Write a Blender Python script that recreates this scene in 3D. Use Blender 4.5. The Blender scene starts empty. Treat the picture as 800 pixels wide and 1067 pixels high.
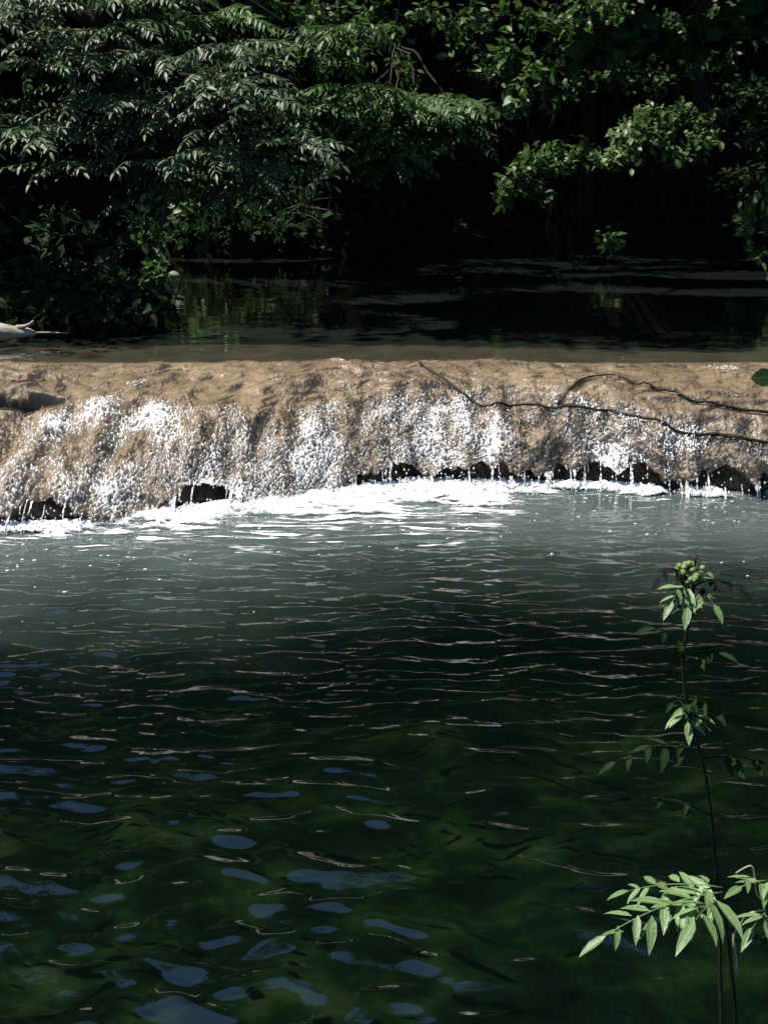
import bpy, math
import numpy as np
from mathutils import Vector

# ------------------------------------------------------------------ camera
F = 1400.0; PITCH = math.radians(16.1); CAMZ = 2.2
sc = bpy.context.scene
COL = sc.collection
cam_d = bpy.data.cameras.new('camera'); cam = bpy.data.objects.new('camera', cam_d); COL.objects.link(cam)
cam_d.sensor_fit = 'VERTICAL'; cam_d.sensor_height = 24.0; cam_d.lens = 24.0 * F / 1067.0
cam_d.clip_start = 0.05; cam_d.clip_end = 400
cam.location = (0, 0, CAMZ); cam.rotation_euler = (math.pi / 2 - PITCH, 0, 0)
sc.camera = cam

# ------------------------------------------------------------------ sky, sun, exposure
SUN_EL = math.radians(62); SUN_AZ = math.radians(-95)          # left of straight ahead
S = np.array([math.cos(SUN_EL) * math.sin(SUN_AZ), math.cos(SUN_EL) * math.cos(SUN_AZ), math.sin(SUN_EL)])
world = bpy.data.worlds.new('World'); sc.world = world; world.use_nodes = True
wn = world.node_tree; bg = wn.nodes['Background']
sky = wn.nodes.new('ShaderNodeTexSky'); sky.sky_type = 'NISHITA'; sky.sun_disc = False
sky.sun_elevation = SUN_EL; sky.sun_rotation = SUN_AZ; sky.air_density = 1.0; sky.dust_density = 0.0; sky.ozone_density = 5.0
wn.links.new(sky.outputs[0], bg.inputs[0]); bg.inputs[1].default_value = 0.125
sun_d = bpy.data.lights.new('sun', 'SUN'); sun = bpy.data.objects.new('sun', sun_d); COL.objects.link(sun)
sun_d.energy = 5.0; sun_d.angle = math.radians(0.5); sun_d.color = (1.0, 0.95, 0.87)
sun.rotation_euler = Vector(S).to_track_quat('Z', 'Y').to_euler()
sc.view_settings.view_transform = 'Standard'; sc.view_settings.look = 'None'
sc.view_settings.exposure = 0.45; sc.view_settings.gamma = 1.0
sc.render.engine = 'CYCLES'
sc.cycles.max_bounces = 6; sc.cycles.diffuse_bounces = 2; sc.cycles.glossy_bounces = 3
sc.cycles.transparent_max_bounces = 10; sc.cycles.caustics_reflective = False; sc.cycles.caustics_refractive = False
sc.cycles.use_denoising = True; sc.cycles.sample_clamp_direct = 12.0

# ------------------------------------------------------------------ helpers
cp, sp = math.cos(PITCH), math.sin(PITCH)
def ray(px, py):
    a = (px - 400.0) / F; b = (py - 533.5) / F
    return np.array([a, cp - b * sp, -sp - b * cp])
def P(px, py, Y):
    d = ray(px, py); t = Y / d[1]
    return np.array([0, 0, CAMZ]) + d * t
def to_px(v):
    x, y, z = v[..., 0], v[..., 1], v[..., 2] - CAMZ
    dep = y * cp - z * sp; up = y * sp + z * cp
    return 400 + F * x / dep, 533.5 - F * up / dep
def sstep(a, b, x):
    t = np.clip((x - a) / (b - a), 0, 1); return t * t * (3 - 2 * t)

_r = np.random.RandomState(7); _perm = _r.permutation(512); _perm = np.concatenate([_perm, _perm])
_ang = _r.rand(512) * 2 * math.pi; _gx, _gy = np.cos(_ang), np.sin(_ang)
def noise(x, y, seed=0):
    x = np.asarray(x, float) + seed * 17.31; y = np.asarray(y, float) + seed * 9.77
    xi = np.floor(x).astype(int); yi = np.floor(y).astype(int); xf = x - xi; yf = y - yi
    u = xf ** 3 * (xf * (xf * 6 - 15) + 10); v = yf ** 3 * (yf * (yf * 6 - 15) + 10)
    def g(ix, iy, dx, dy):
        h = _perm[(_perm[ix & 511] + iy) & 511]
        return _gx[h] * dx + _gy[h] * dy
    a = g(xi, yi, xf, yf); b = g(xi + 1, yi, xf - 1, yf); c = g(xi, yi + 1, xf, yf - 1); d = g(xi + 1, yi + 1, xf - 1, yf - 1)
    return ((a + u * (b - a)) * (1 - v) + (c + u * (d - c)) * v) * 1.5
def fbm(x, y, o=4, seed=0):
    s = 0; a = 1.0
    for i in range(o):
        s = s + a * noise(x, y, seed + i * 3); x = x * 2.03; y = y * 2.03; a *= 0.5
    return s

def tag(o, label=None, cat=None, group=None, kind=None):
    if label: o['label'] = label
    if cat: o['category'] = cat
    if group: o['group'] = group
    if kind: o['kind'] = kind
    return o
def empty(name, loc=(0, 0, 0)):
    o = bpy.data.objects.new(name, None); COL.objects.link(o); o.location = loc; o.empty_display_size = 0.1
    return o
def mesh_obj(name, v, faces, mat, parent=None, smooth=True, attrs=None, origin=None, of=None):
    """v (N,3); faces (M,3) or (M,4) array. Linked as ONE object. v in world space; made local to origin / parent."""
    v = np.asarray(v, float); faces = np.asarray(faces, int)
    base = np.zeros(3)
    if of is not None: base = np.array(of.location)              # a sub-part: the thing's own base
    elif parent is not None: base = np.array(parent.location)
    elif origin is not None: base = np.asarray(origin, float)
    m = bpy.data.meshes.new(name); n = faces.shape[1]
    m.vertices.add(len(v)); m.vertices.foreach_set('co', (v - base).ravel())
    m.loops.add(faces.size); m.loops.foreach_set('vertex_index', faces.ravel())
    m.polygons.add(len(faces)); m.polygons.foreach_set('loop_start', np.arange(len(faces)) * n)
    m.polygons.foreach_set('loop_total', np.full(len(faces), n))
    m.update(calc_edges=True); m.validate()
    if smooth: m.polygons.foreach_set('use_smooth', np.ones(len(m.polygons), bool))
    for k, a in (attrs or {}).items():
        at = m.attributes.new(k, 'FLOAT', 'POINT'); at.data.foreach_set('value', np.asarray(a, float).ravel())
    m.materials.append(mat)
    o = bpy.data.objects.new(name, m); COL.objects.link(o)
    if parent is not None: o.parent = parent
    elif origin is not None: o.location = base
    return o
def grid_faces(nr, nc, keep=None):
    i = np.arange(nr - 1)[:, None] * nc + np.arange(nc - 1)[None, :]
    f = np.stack([i, i + 1, i + nc + 1, i + nc], -1).reshape(-1, 4)
    return f if keep is None else f[keep.ravel()]
def compact(v, f, attrs):
    used = np.zeros(len(v), bool); used[f.ravel()] = True; mp = np.cumsum(used) - 1
    return v[used], mp[f], {k: a.ravel()[used] for k, a in attrs.items()}
class MB:
    """collects triangles"""
    def __init__(s): s.v = []; s.f = []; s.n = 0; s.a = []
    def add(s, v, f, rib=None):
        s.a.append(np.zeros(len(v)) if rib is None else rib)
        s.v.append(np.asarray(v, float)); s.f.append(np.asarray(f, int) + s.n); s.n += len(v)
    def tube(s, pts, radii, sides=8, wob=0.0, rng=None):
        pts = np.asarray(pts, float); k = len(pts)
        t = np.gradient(pts, axis=0); t /= np.linalg.norm(t, axis=1)[:, None] + 1e-9
        up = np.array([0, 0, 1.0]) if abs(t[0][2]) < 0.8 else np.array([1.0, 0, 0])
        vs = []
        for i in range(k):
            a = np.cross(up, t[i]); a /= np.linalg.norm(a) + 1e-9; b = np.cross(t[i], a)
            th = np.arange(sides) * 2 * math.pi / sides
            rr = radii[i] * (1 + (wob * (rng.rand(sides) - .5) if rng is not None else 0))
            vs.append(pts[i] + (np.cos(th) * rr)[:, None] * a + (np.sin(th) * rr)[:, None] * b)
        vs.append(pts[:1]); vs.append(pts[-1:])
        v = np.concatenate(vs); f = []
        for i in range(k - 1):
            for j in range(sides):
                a, b = i * sides + j, i * sides + (j + 1) % sides; c, d = a + sides, b + sides
                f += [(a, b, d), (a, d, c)]
        e0, e1 = k * sides, k * sides + 1
        for j in range(sides):
            f.append((e0, (j + 1) % sides, j)); f.append((e1, (k - 1) * sides + j, (k - 1) * sides + (j + 1) % sides))
        s.add(v, f)
    def obj(s, name, mat, parent=None, **k):
        return mesh_obj(name, np.concatenate(s.v), np.concatenate(s.f), mat, parent, attrs={'rib': np.concatenate(s.a)}, **k)
def smooth_path(pts, n=24):
    pts = np.asarray(pts, float); k = len(pts); d = np.arange(k)
    t = np.linspace(0, k - 1, n); out = []
    for tt in t:
        i = min(int(tt), k - 2); u = tt - i
        p0, p1, p2, p3 = pts[max(i - 1, 0)], pts[i], pts[i + 1], pts[min(i + 2, k - 1)]
        out.append(0.5 * ((2 * p1) + (-p0 + p2) * u + (2 * p0 - 5 * p1 + 4 * p2 - p3) * u * u + (-p0 + 3 * p1 - 3 * p2 + p3) * u ** 3))
    return np.array(out)

# ------------------------------------------------------------------ materials
def new_mat(name):
    m = bpy.data.materials.new(name); m.use_nodes = True
    nt = m.node_tree; nt.nodes.clear(); out = nt.nodes.new('ShaderNodeOutputMaterial')
    return m, nt, out
def nd(nt, typ, **kw):
    n = nt.nodes.new(typ)
    for k, v in kw.items(): setattr(n, k, v)
    return n
def ramp(nt, src, stops):
    r = nd(nt, 'ShaderNodeValToRGB'); el = r.color_ramp.elements
    while len(el) < len(stops): el.new(0.5)
    for e, (p, c) in zip(el, stops): e.position = p; e.color = (*c, 1) if len(c) == 3 else c
    nt.links.new(src, r.inputs[0]); return r.outputs[0]
def noise_node(nt, scale, detail=4, rough=0.55, stretch=(1, 1, 1)):
    g = nd(nt, 'ShaderNodeNewGeometry'); mp = nd(nt, 'ShaderNodeMapping'); mp.inputs['Scale'].default_value = stretch
    nt.links.new(g.outputs['Position'], mp.inputs[0])
    n = nd(nt, 'ShaderNodeTexNoise'); n.inputs['Scale'].default_value = scale; n.inputs['Detail'].default_value = detail; n.inputs['Roughness'].default_value = rough
    nt.links.new(mp.outputs[0], n.inputs['Vector']); return n
def bump(nt, src, strength, dist):
    b = nd(nt, 'ShaderNodeBump'); b.inputs['Strength'].default_value = strength; b.inputs['Distance'].default_value = dist
    nt.links.new(src, b.inputs['Height']); return b.outputs[0]
def mixc(nt, fac, a, b):
    m = nd(nt, 'ShaderNodeMix', data_type='RGBA')
    for sock, v in ((m.inputs[0], fac), (m.inputs[6], a), (m.inputs[7], b)):
        if isinstance(v, bpy.types.NodeSocket): nt.links.new(v, sock)
        else: sock.default_value = v if isinstance(v, float) else (*v, 1)
    return m.outputs[2]

def attr(nt, name):
    a = nd(nt, 'ShaderNodeAttribute'); a.attribute_name = name; return a.outputs['Fac']
def leaf_mat(name, c0, c1, c2, rough=0.42, trans=0.28, spec=0.5):
    m, nt, out = new_mat(name)
    g = nd(nt, 'ShaderNodeNewGeometry')
    col = ramp(nt, g.outputs['Random Per Island'], [(0, c0), (0.5, c1), (1, c2)])
    blot = noise_node(nt, 22, 4, .6); col = mixc(nt, ramp(nt, blot.outputs[0], [(.45, (0, 0, 0)), (.75, (.45,) * 3)]), col, tuple(x * .55 for x in c0))
    col = mixc(nt, ramp(nt, attr(nt, 'rib'), [(.86, (0, 0, 0)), (.95, (.6,) * 3)]), col, tuple(min(1, x * 1.5) for x in c2))
    p = nd(nt, 'ShaderNodeBsdfPrincipled'); nt.links.new(col, p.inputs['Base Color'])
    p.inputs['Roughness'].default_value = rough; p.inputs['Specular IOR Level'].default_value = spec
    nz = noise_node(nt, 90, 2); nt.links.new(bump(nt, nz.outputs[0], 0.25, 0.01), p.inputs['Normal'])
    t = nd(nt, 'ShaderNodeBsdfTranslucent')
    hs = nd(nt, 'ShaderNodeHueSaturation'); hs.inputs['Value'].default_value = 1.5; hs.inputs['Saturation'].default_value = 1.15
    nt.links.new(col, hs.inputs['Color']); nt.links.new(hs.outputs[0], t.inputs[0])
    mx = nd(nt, 'ShaderNodeMixShader'); mx.inputs[0].default_value = trans
    nt.links.new(p.outputs[0], mx.inputs[1]); nt.links.new(t.outputs[0], mx.inputs[2]); nt.links.new(mx.outputs[0], out.inputs[0])
    return m
def solid_mat(name, stops, scale, rough=0.8, bstr=0.5, bdist=0.02, stretch=(1, 1, 1), spec=0.3, detail=6):
    m, nt, out = new_mat(name); n = noise_node(nt, scale, detail, 0.6, stretch)
    p = nd(nt, 'ShaderNodeBsdfPrincipled'); nt.links.new(ramp(nt, n.outputs[0], stops), p.inputs['Base Color'])
    p.inputs['Roughness'].default_value = rough; p.inputs['Specular IOR Level'].default_value = spec
    nt.links.new(bump(nt, n.outputs[0], bstr, bdist), p.inputs['Normal']); nt.links.new(p.outputs[0], out.inputs[0])
    return m
M = {}
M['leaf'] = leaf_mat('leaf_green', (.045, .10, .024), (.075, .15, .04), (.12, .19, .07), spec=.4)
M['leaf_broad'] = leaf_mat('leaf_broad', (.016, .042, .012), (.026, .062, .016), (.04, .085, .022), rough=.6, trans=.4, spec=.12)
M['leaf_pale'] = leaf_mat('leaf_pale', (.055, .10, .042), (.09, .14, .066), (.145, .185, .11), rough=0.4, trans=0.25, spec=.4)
M['leaf_dark'] = leaf_mat('leaf_dark', (.012, .028, .010), (.020, .042, .014), (.032, .06, .02), trans=.3, rough=.6, spec=.15)  # shade is part of this green, lowered to blacken the wood
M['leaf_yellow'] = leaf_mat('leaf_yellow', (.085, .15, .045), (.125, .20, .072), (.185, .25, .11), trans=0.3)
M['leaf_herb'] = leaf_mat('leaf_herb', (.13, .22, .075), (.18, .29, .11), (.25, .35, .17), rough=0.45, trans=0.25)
M['leaf_herb_shaded'] = leaf_mat('leaf_herb_shaded', (.012, .03, .009), (.02, .042, .013), (.028, .055, .018), rough=0.8, trans=0.3, spec=.1)  # darker copy of leaf_herb: shade on the dimmer leaves is in the colour
M['bud'] = leaf_mat('bud', (.20, .28, .08), (.28, .36, .12), (.36, .42, .2), rough=.5)
M['leaf_black'] = leaf_mat('leaf_near_black', (.006, .007, .006), (.01, .01, .009), (.014, .012, .012), rough=0.8, trans=0.05, spec=.1)  # near-black leaves hanging about the bud head
M['bark'] = solid_mat('bark', [(.3, (.02, .016, .012)), (.55, (.045, .037, .028)), (.75, (.08, .068, .052))], 14, .9, .9, .03, (1, 1, .2))
M['stem'] = solid_mat('stem', [(.3, (.006, .010, .004)), (.7, (.014, .022, .009))], 40, .6, .2, .002)
M['stem_pale'] = solid_mat('stem_pale', [(.3, (.28, .26, .2)), (.7, (.42, .38, .3))], 40, .6, .2, .002)
M['wood'] = solid_mat('bleached_wood', [(.3, (.25, .2, .15)), (.5, (.42, .36, .29)), (.75, (.55, .5, .43))], 9, .85, .8, .02, (.4, 3, 3))
M['twig'] = solid_mat('wet_twig', [(.3, (.008, .007, .006)), (.7, (.025, .02, .016))], 30, .5, .3, .004)
m, nt, out = new_mat('earth_and_bed'); M['soil'] = m
n1 = noise_node(nt, 1.7, 6, .6); n2 = noise_node(nt, 2.6, 6, .6, (1, 1.3, 1)); n3 = noise_node(nt, 3, 6, .6)
c1 = ramp(nt, n1.outputs[0], [(.3, (.006, .005, .004)), (.5, (.014, .012, .008)), (.7, (.015, .018, .008))])
c2 = ramp(nt, n2.outputs[0], [(.38, (.008, .012, .007)), (.5, (.024, .042, .02)), (.58, (.07, .105, .042)), (.68, (.17, .18, .08))])
c3 = ramp(nt, n3.outputs[0], [(.3, (.07, .056, .04)), (.5, (.125, .10, .075)), (.7, (.19, .155, .115))])
p = nd(nt, 'ShaderNodeBsdfPrincipled'); p.inputs['Roughness'].default_value = .95; p.inputs['Specular IOR Level'].default_value = .1
nt.links.new(mixc(nt, attr(nt, 'shelf'), mixc(nt, attr(nt, 'bed'), c1, c2), c3), p.inputs['Base Color'])
nt.links.new(bump(nt, n1.outputs[0], .8, .08), p.inputs['Normal']); nt.links.new(p.outputs[0], out.inputs[0])

# travertine rock of the ledge
m, nt, out = new_mat('travertine'); M['rock'] = m
n1 = noise_node(nt, 2.6, 6, .6); n2 = noise_node(nt, 17, 5, .65); n3 = noise_node(nt, 60, 3, .6)
c = ramp(nt, n1.outputs[0], [(.3, (.17, .13, .085)), (.46, (.285, .225, .155)), (.6, (.365, .29, .205)), (.74, (.45, .37, .275))])
c2 = ramp(nt, n2.outputs[0], [(.34, (.42, .36, .3)), (.5, (.85, .8, .74)), (.68, (1.15, 1.1, 1.0))])
mul = nd(nt, 'ShaderNodeMix', data_type='RGBA', blend_type='MULTIPLY'); mul.inputs[0].default_value = .85
nt.links.new(c, mul.inputs[6]); nt.links.new(c2, mul.inputs[7])
p = nd(nt, 'ShaderNodeBsdfPrincipled'); nt.links.new(mul.outputs[2], p.inputs['Base Color']); p.inputs['Roughness'].default_value = .35
nt.links.new(bump(nt, n3.outputs[0], .6, .012), p.inputs['Normal']); nt.links.new(p.outputs[0], out.inputs[0])

def water_body(nt, col, clar, tint, rough, ior, nrm=None):
    dif = nd(nt, 'ShaderNodeBsdfDiffuse'); tr = nd(nt, 'ShaderNodeBsdfTransparent'); tr.inputs[0].default_value = (*tint, 1)
    if isinstance(col, bpy.types.NodeSocket): nt.links.new(col, dif.inputs[0])
    else: dif.inputs[0].default_value = (*col, 1)
    mx = nd(nt, 'ShaderNodeMixShader')
    if isinstance(clar, bpy.types.NodeSocket): nt.links.new(clar, mx.inputs[0])
    else: mx.inputs[0].default_value = clar
    nt.links.new(dif.outputs[0], mx.inputs[1]); nt.links.new(tr.outputs[0], mx.inputs[2])
    fr = nd(nt, 'ShaderNodeFresnel'); fr.inputs[0].default_value = ior
    gl = nd(nt, 'ShaderNodeBsdfGlossy'); gl.inputs['Roughness'].default_value = rough; gl.inputs[0].default_value = (1, 1, 1, 1)
    if nrm is not None: nt.links.new(nrm, fr.inputs['Normal']); nt.links.new(nrm, gl.inputs['Normal'])
    m2 = nd(nt, 'ShaderNodeMixShader'); nt.links.new(fr.outputs[0], m2.inputs[0])
    nt.links.new(mx.outputs[0], m2.inputs[1]); nt.links.new(gl.outputs[0], m2.inputs[2])
    return m2.outputs[0]

# lower pool: clear dark green, milky with air and silt below the falls
m, nt, out = new_mat('pool_water'); M['pool'] = m
t = attr(nt, 'milk')
col = ramp(nt, t, [(0, (.003, .0075, .0055)), (.25, (.013, .022, .017)), (.6, (.042, .058, .052)), (1, (.095, .122, .115))])
clar = ramp(nt, t, [(0, (.62,) * 3), (.35, (.25,) * 3), (.7, (.0,) * 3)])
nb = noise_node(nt, 16, 2, .5, (1, 2.2, 1))
nt.links.new(water_body(nt, col, clar, (.40, .52, .42), .012, 1.75, bump(nt, nb.outputs[0], .03, .02)), out.inputs[0])
# upper pool
m, nt, out = new_mat('upper_pool_water'); M['upper'] = m
nb = noise_node(nt, 5, 2, .5, (1, 2.0, 1))
nt.links.new(water_body(nt, (.034, .050, .041), .66, (.9, .88, .8), .03, 1.33, bump(nt, nb.outputs[0], .05, .02)), out.inputs[0])
# film of water running over the rock, white where it is full of air
m, nt, out = new_mat('running_water'); M['film'] = m
nb = noise_node(nt, 55, 3, .6)
bn = bump(nt, nb.outputs[0], .5, .01)
clear = water_body(nt, (.5, .45, .38), .93, (.95, .93, .9), .07, 1.45, bn)
pw = nd(nt, 'ShaderNodeBsdfPrincipled'); pw.inputs['Base Color'].default_value = (.88, .87, .855, 1); pw.inputs['Roughness'].default_value = .3
nt.links.new(bn, pw.inputs['Normal'])
mx = nd(nt, 'ShaderNodeMixShader'); nt.links.new(attr(nt, 'white'), mx.inputs[0]); nt.links.new(clear, mx.inputs[1]); nt.links.new(pw.outputs[0], mx.inputs[2])
nt.links.new(mx.outputs[0], out.inputs[0])
# foam
m, nt, out = new_mat('foam'); M['foam'] = m
nb = noise_node(nt, 70, 3, .6)
pw = nd(nt, 'ShaderNodeBsdfPrincipled'); pw.inputs['Base Color'].default_value = (.88, .9, .92, 1); pw.inputs['Roughness'].default_value = .5
nt.links.new(bump(nt, nb.outputs[0], .5, .01), pw.inputs['Normal'])
tr = nd(nt, 'ShaderNodeBsdfTransparent')
mx = nd(nt, 'ShaderNodeMixShader'); nt.links.new(attr(nt, 'cover'), mx.inputs[0]); nt.links.new(tr.outputs[0], mx.inputs[1]); nt.links.new(pw.outputs[0], mx.inputs[2])
nt.links.new(mx.outputs[0], out.inputs[0])

# ------------------------------------------------------------------ the ledge (river step)
LIPZ = 0.60
def pxx(px, Y): return P(px, 480, Y)[0]
_bx = np.array([-8, -2.35, -1.75, -1.35, -1.2, -.8, -.3, .3, .9, 1.4, 2.0, 2.4, 8])
_by = np.array([7.0, 7.15, 7.25, 7.62, 7.55, 7.72, 8.05, 8.2, 8.15, 8.1, 7.98, 7.9, 7.6])
def base_y(x): return np.interp(x, _bx, _by) + .045 * noise(x * 2.2, 0, 3) + .02 * noise(x * 7, 0, 4)
def lip_y(x): return 9.28 + .05 * noise(x * 1.1, 0, 5) + .03 * noise(x * 3.7, 0, 6) + .012 * noise(x * 11, 0, 7) + .03 * np.clip(x - 1.6, 0, 2)
def pw_(x): return np.interp(x, [-3, -1.8, -1, 0, 1, 2, 3], [1.45, 1.45, 1.7, 2.2, 3.3, 4.2, 4.2])
def cave(x): # how far the foot of the ledge is hollowed out
    r = sstep(-.6, .3, x)
    base = r * np.clip(.78 + .42 * noise(x * 2.3, 0, 11) + .35 * noise(x * 6, 0, 12), 0, 1)
    left = np.exp(-((x + 1.95) / .25) ** 2) * .8 + .7 * np.exp(-((x + 1.1) / .22) ** 2)
    return np.clip(base + left, 0, 1)
NX = 1150
xs = np.concatenate([np.linspace(-9, -2.85, 80)[:-1], np.linspace(-2.8, 2.9, NX), np.linspace(2.95, 9, 80)[1:]])
NS1, NS2 = 300, 60
w = np.linspace(0, 1, 900)
def profile():
    X = np.repeat(xs[None, :], NS1 + NS2, 0); Y = np.zeros_like(X); Z = np.zeros_like(X)
    cv = cave(xs); zc = .015 + 0 * cv
    for j, x in enumerate(xs):
        p = pw_(x); yl, yb = lip_y(x), base_y(x)
        yy = yl + (yb - yl) * w; zz = LIPZ - (LIPZ - zc[j]) * w ** p
        L = np.concatenate([[0], np.cumsum(np.hypot(np.diff(yy), np.diff(zz)))]); q = np.linspace(0, L[-1], NS1)
        Y[:NS1, j] = np.interp(q, L, yy); Z[:NS1, j] = np.interp(q, L, zz)
    u = np.linspace(0, 1, NS2 + 1)[1:, None]
    Z[NS1:] = zc - (zc + .3) * u
    Y[NS1:] = Y[NS1 - 1] - .04 * sstep(.4, 1, u)
    return X, Y, Z
X0, Y0, Z0 = profile()
SS = np.concatenate([np.linspace(0, 1, NS1), 1 + np.linspace(0, .25, NS2 + 1)[1:]])[:, None] + 0 * X0
def disp(X, Y, Z, dn):
    ty = np.gradient(Y, axis=0); tz = np.gradient(Z, axis=0); L = np.hypot(ty, tz) + 1e-9
    ny, nz = tz / L, -ty / L         # outwards: towards the camera and up
    return np.stack([X, Y + ny * dn, Z + nz * dn], -1)
BX, BY = to_px(np.stack([X0, Y0, Z0], -1))
A_len = SS * 1.35                    # metres down the slope, about
right = sstep(.5, 1.1, X0); left = 1 - sstep(-1.5, -.6, X0)
lipfade = sstep(0, .03, SS)
# where the step turns to steep drapery
start = np.interp(X0, [-2.4, -1.9, -1.3, -.8, -.3, .3, .8, 1.2, 1.8, 2.4], [.36, .30, .36, .46, .40, .33, .38, .46, .62, .64])
steep = sstep(start - .08, start + .16, SS)
def crack_field():
    """grooves along the joints of the rock, traced as world polylines"""
    lines = [[(440, 386), (462, 397), (486, 411), (505, 421), (530, 425)], [(578, 424), (592, 412), (606, 401), (628, 395), (646, 396)],
             [(390, 384), (425, 396), (450, 408), (480, 420)], [(596, 430), (588, 450), (578, 468), (565, 500)],
             [(0, 391), (25, 396), (50, 391), (80, 397)], [(0, 413), (20, 409), (40, 416), (62, 420)]]
    d = np.full(X0.shape, 99.0)
    for k, ln in enumerate(lines):
        pts = smooth_path([(a, b, 0) for a, b in ln], 40)[:, :2]
        for a, b in zip(pts[:-1], pts[1:]):
            ab = b - a; tt = np.clip(((BX - a[0]) * ab[0] + (BY - a[1]) * ab[1]) / (ab @ ab), 0, 1)
            dd = np.hypot(BX - a[0] - tt * ab[0], (BY - a[1] - tt * ab[1]) * 1.0)
            d = np.minimum(d, dd * (.55 if k > 3 else 1))
    return d
CR = crack_field() + .8 * noise(X0 * 20, A_len * 20, 40)
crack = 1 - sstep(.6, 2.6, CR)
warp = .06 * noise(X0 * 5, A_len * 5, 21)
chev = noise(X0 * 4.0 + A_len * 2.2 + 6 * warp, A_len * 9 - X0 * 1.6 + 8 * warp, 22)
chev2 = noise(X0 * 7.0 - A_len * 3.5 + 6 * warp, A_len * 15 + X0 * 1.2 + 8 * warp, 23)
drape = noise(X0 * 6.5 + .35 * noise(X0 * 3, A_len * 3, 25), A_len * 1.6, 24)
lump = fbm(X0 * 9, A_len * 8, 3, 26)
dn = (.035 * fbm(X0 * 1.3, A_len * 1.6, 3, 20) + .014 * np.abs(chev) * (1 - .5 * steep) + .007 * chev2 * (1 - steep)
      + steep * (.05 * drape + .022 * lump + .012 * fbm(X0 * 30, A_len * 22, 2, 27)) + .003 * fbm(X0 * 40, A_len * 40, 2, 28)) * lipfade
# boulder at the left foot and hollow at the left rim
dn += .10 * np.exp(-((X0 + 2.12) / .3) ** 2 - ((SS - .83) / .16) ** 2) + .07 * np.exp(-((X0 + 1.3) / .28) ** 2 - ((SS - .72) / .2) ** 2)
hol = np.exp(-(((BX - 22) / 44) ** 2 + ((BY - 418) / 8.5) ** 2)) + .5 * np.exp(-(((BX - 32) / 34) ** 2 + ((BY - 396) / 3.5) ** 2))
dn -= .30 * sstep(.25, .8, hol) + .045 * crack
rock_v = disp(X0, Y0, Z0, dn)
cvr = cave(X0); roof = .015 + .19 * cvr + .035 * noise(X0 * 14, 0 * X0, 13) + .04 * noise(X0 * 38, 0 * X0, 14)
rock_v[..., 1] += .26 * sstep(.1, .5, cvr) * sstep(roof, roof - .05, rock_v[..., 2])
nr, nc = X0.shape
# back of the ledge: run under the upper pool
ob = mesh_obj('river_ledge', rock_v.reshape(-1, 3), grid_faces(nr, nc)[:, ::-1], M['rock'])
tag(ob, 'low pale brown travertine step that the river runs over', 'rock ledge', kind='structure')

# ------------------------------------------------------------------ running water on the ledge
fine = fbm(X0 * 34 + 1.2 * noise(X0 * 16, A_len * 16, 31), A_len * 24 + 1.2 * noise(X0 * 16, A_len * 16, 32), 2, 30)
squig = 1 - np.abs(noise(X0 * 46 + 1.5 * noise(X0 * 19, A_len * 15, 33), A_len * 34 + 1.5 * noise(X0 * 19, A_len * 15, 34), 35)) * 2.6
squig2 = noise(X0 * 85 + .8 * noise(X0 * 30, A_len * 26, 36), A_len * 70, 37) * 2.2
streak = noise(X0 * 3.2 + .5 * noise(X0 * 2, A_len * 2.5, 38), A_len * .9, 39)
streak2 = noise(X0 * 11 + .7 * noise(X0 * 4, A_len * 4, 41), A_len * 1.5, 42)
mid = fbm(X0 * 5.5 + .4 * noise(X0 * 3, A_len * 3, 43), A_len * 3.4, 3, 44)
amt = steep * (.60 + .30 * streak + .22 * streak2 + .30 * mid)
g2 = lambda a, b, sa, sb, ang=0.: np.exp(-((((BX - a) * math.cos(ang) + (BY - b) * math.sin(ang)) / sa) ** 2 + ((-(BX - a) * math.sin(ang) + (BY - b) * math.cos(ang)) / sb) ** 2))
for (a, b, sa, sb, ang, k) in [(165, 440, 12, 34, -.2, .40), (90, 432, 60, 14, -.5, .42), (40, 447, 45, 10, -.1, .3), (145, 400, 22, 5, -.4, .5), (512, 462, 13, 45, .1, .55),
                               (318, 445, 8, 50, -.35, .3), (110, 520, 22, 28, 0, .5), (230, 515, 30, 20, 0, .7), (440, 470, 40, 40, 0, .25), (340, 480, 60, 26, 0, .3), (680, 455, 45, 20, 0, .32), (660, 478, 40, 16, 0, .15),
                               (640, 480, 14, 40, .3, .3), (585, 400, 5, 4, 0, .5), (760, 385, 30, 5, 0, .9), (560, 470, 20, 40, 0, -.3), (740, 480, 24, 14, 0, -.35), (130, 475, 60, 14, .1, -.25)]:
    amt = amt + k * g2(a, b, sa, sb, ang)
wA = noise(X0 * 9, A_len * 6, 45); wB = noise(X0 * 17, A_len * 12, 46)
th1 = 1 - np.abs(noise(X0 * 32 + 1.5 * wA + .7 * wB, A_len * 11 + 1.2 * wB, 47)) * 3.2
th2 = 1 - np.abs(noise(X0 * 62 + 2.2 * wA + 1.2 * wB, A_len * 26 + 1.4 * wA, 48)) * 3.0
squig3 = np.maximum(th1, .9 * th2)
pat = .72 * squig3 + .30 * squig2 + .22 * squig
white = sstep(.62, 1.02, pat + (amt - .65) * 1.25) * sstep(.05, .35, amt)
white = .95 * np.maximum(white, .07 * sstep(.35, .9, amt))      # a grey veil of air between the white threads
fdn = dn * .0 + (.035 * fbm(X0 * 1.3, A_len * 1.6, 3, 20) + .022 * np.abs(chev) * (1 - .5 * steep) + .011 * chev2 * (1 - steep) + steep * (.05 * drape + .020 * lump)) * lipfade
fdn += .10 * np.exp(-((X0 + 2.12) / .3) ** 2 - ((SS - .83) / .16) ** 2) + .07 * np.exp(-((X0 + 1.3) / .28) ** 2 - ((SS - .72) / .2) ** 2)
fdn -= .29 * sstep(.25, .8, hol)
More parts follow.
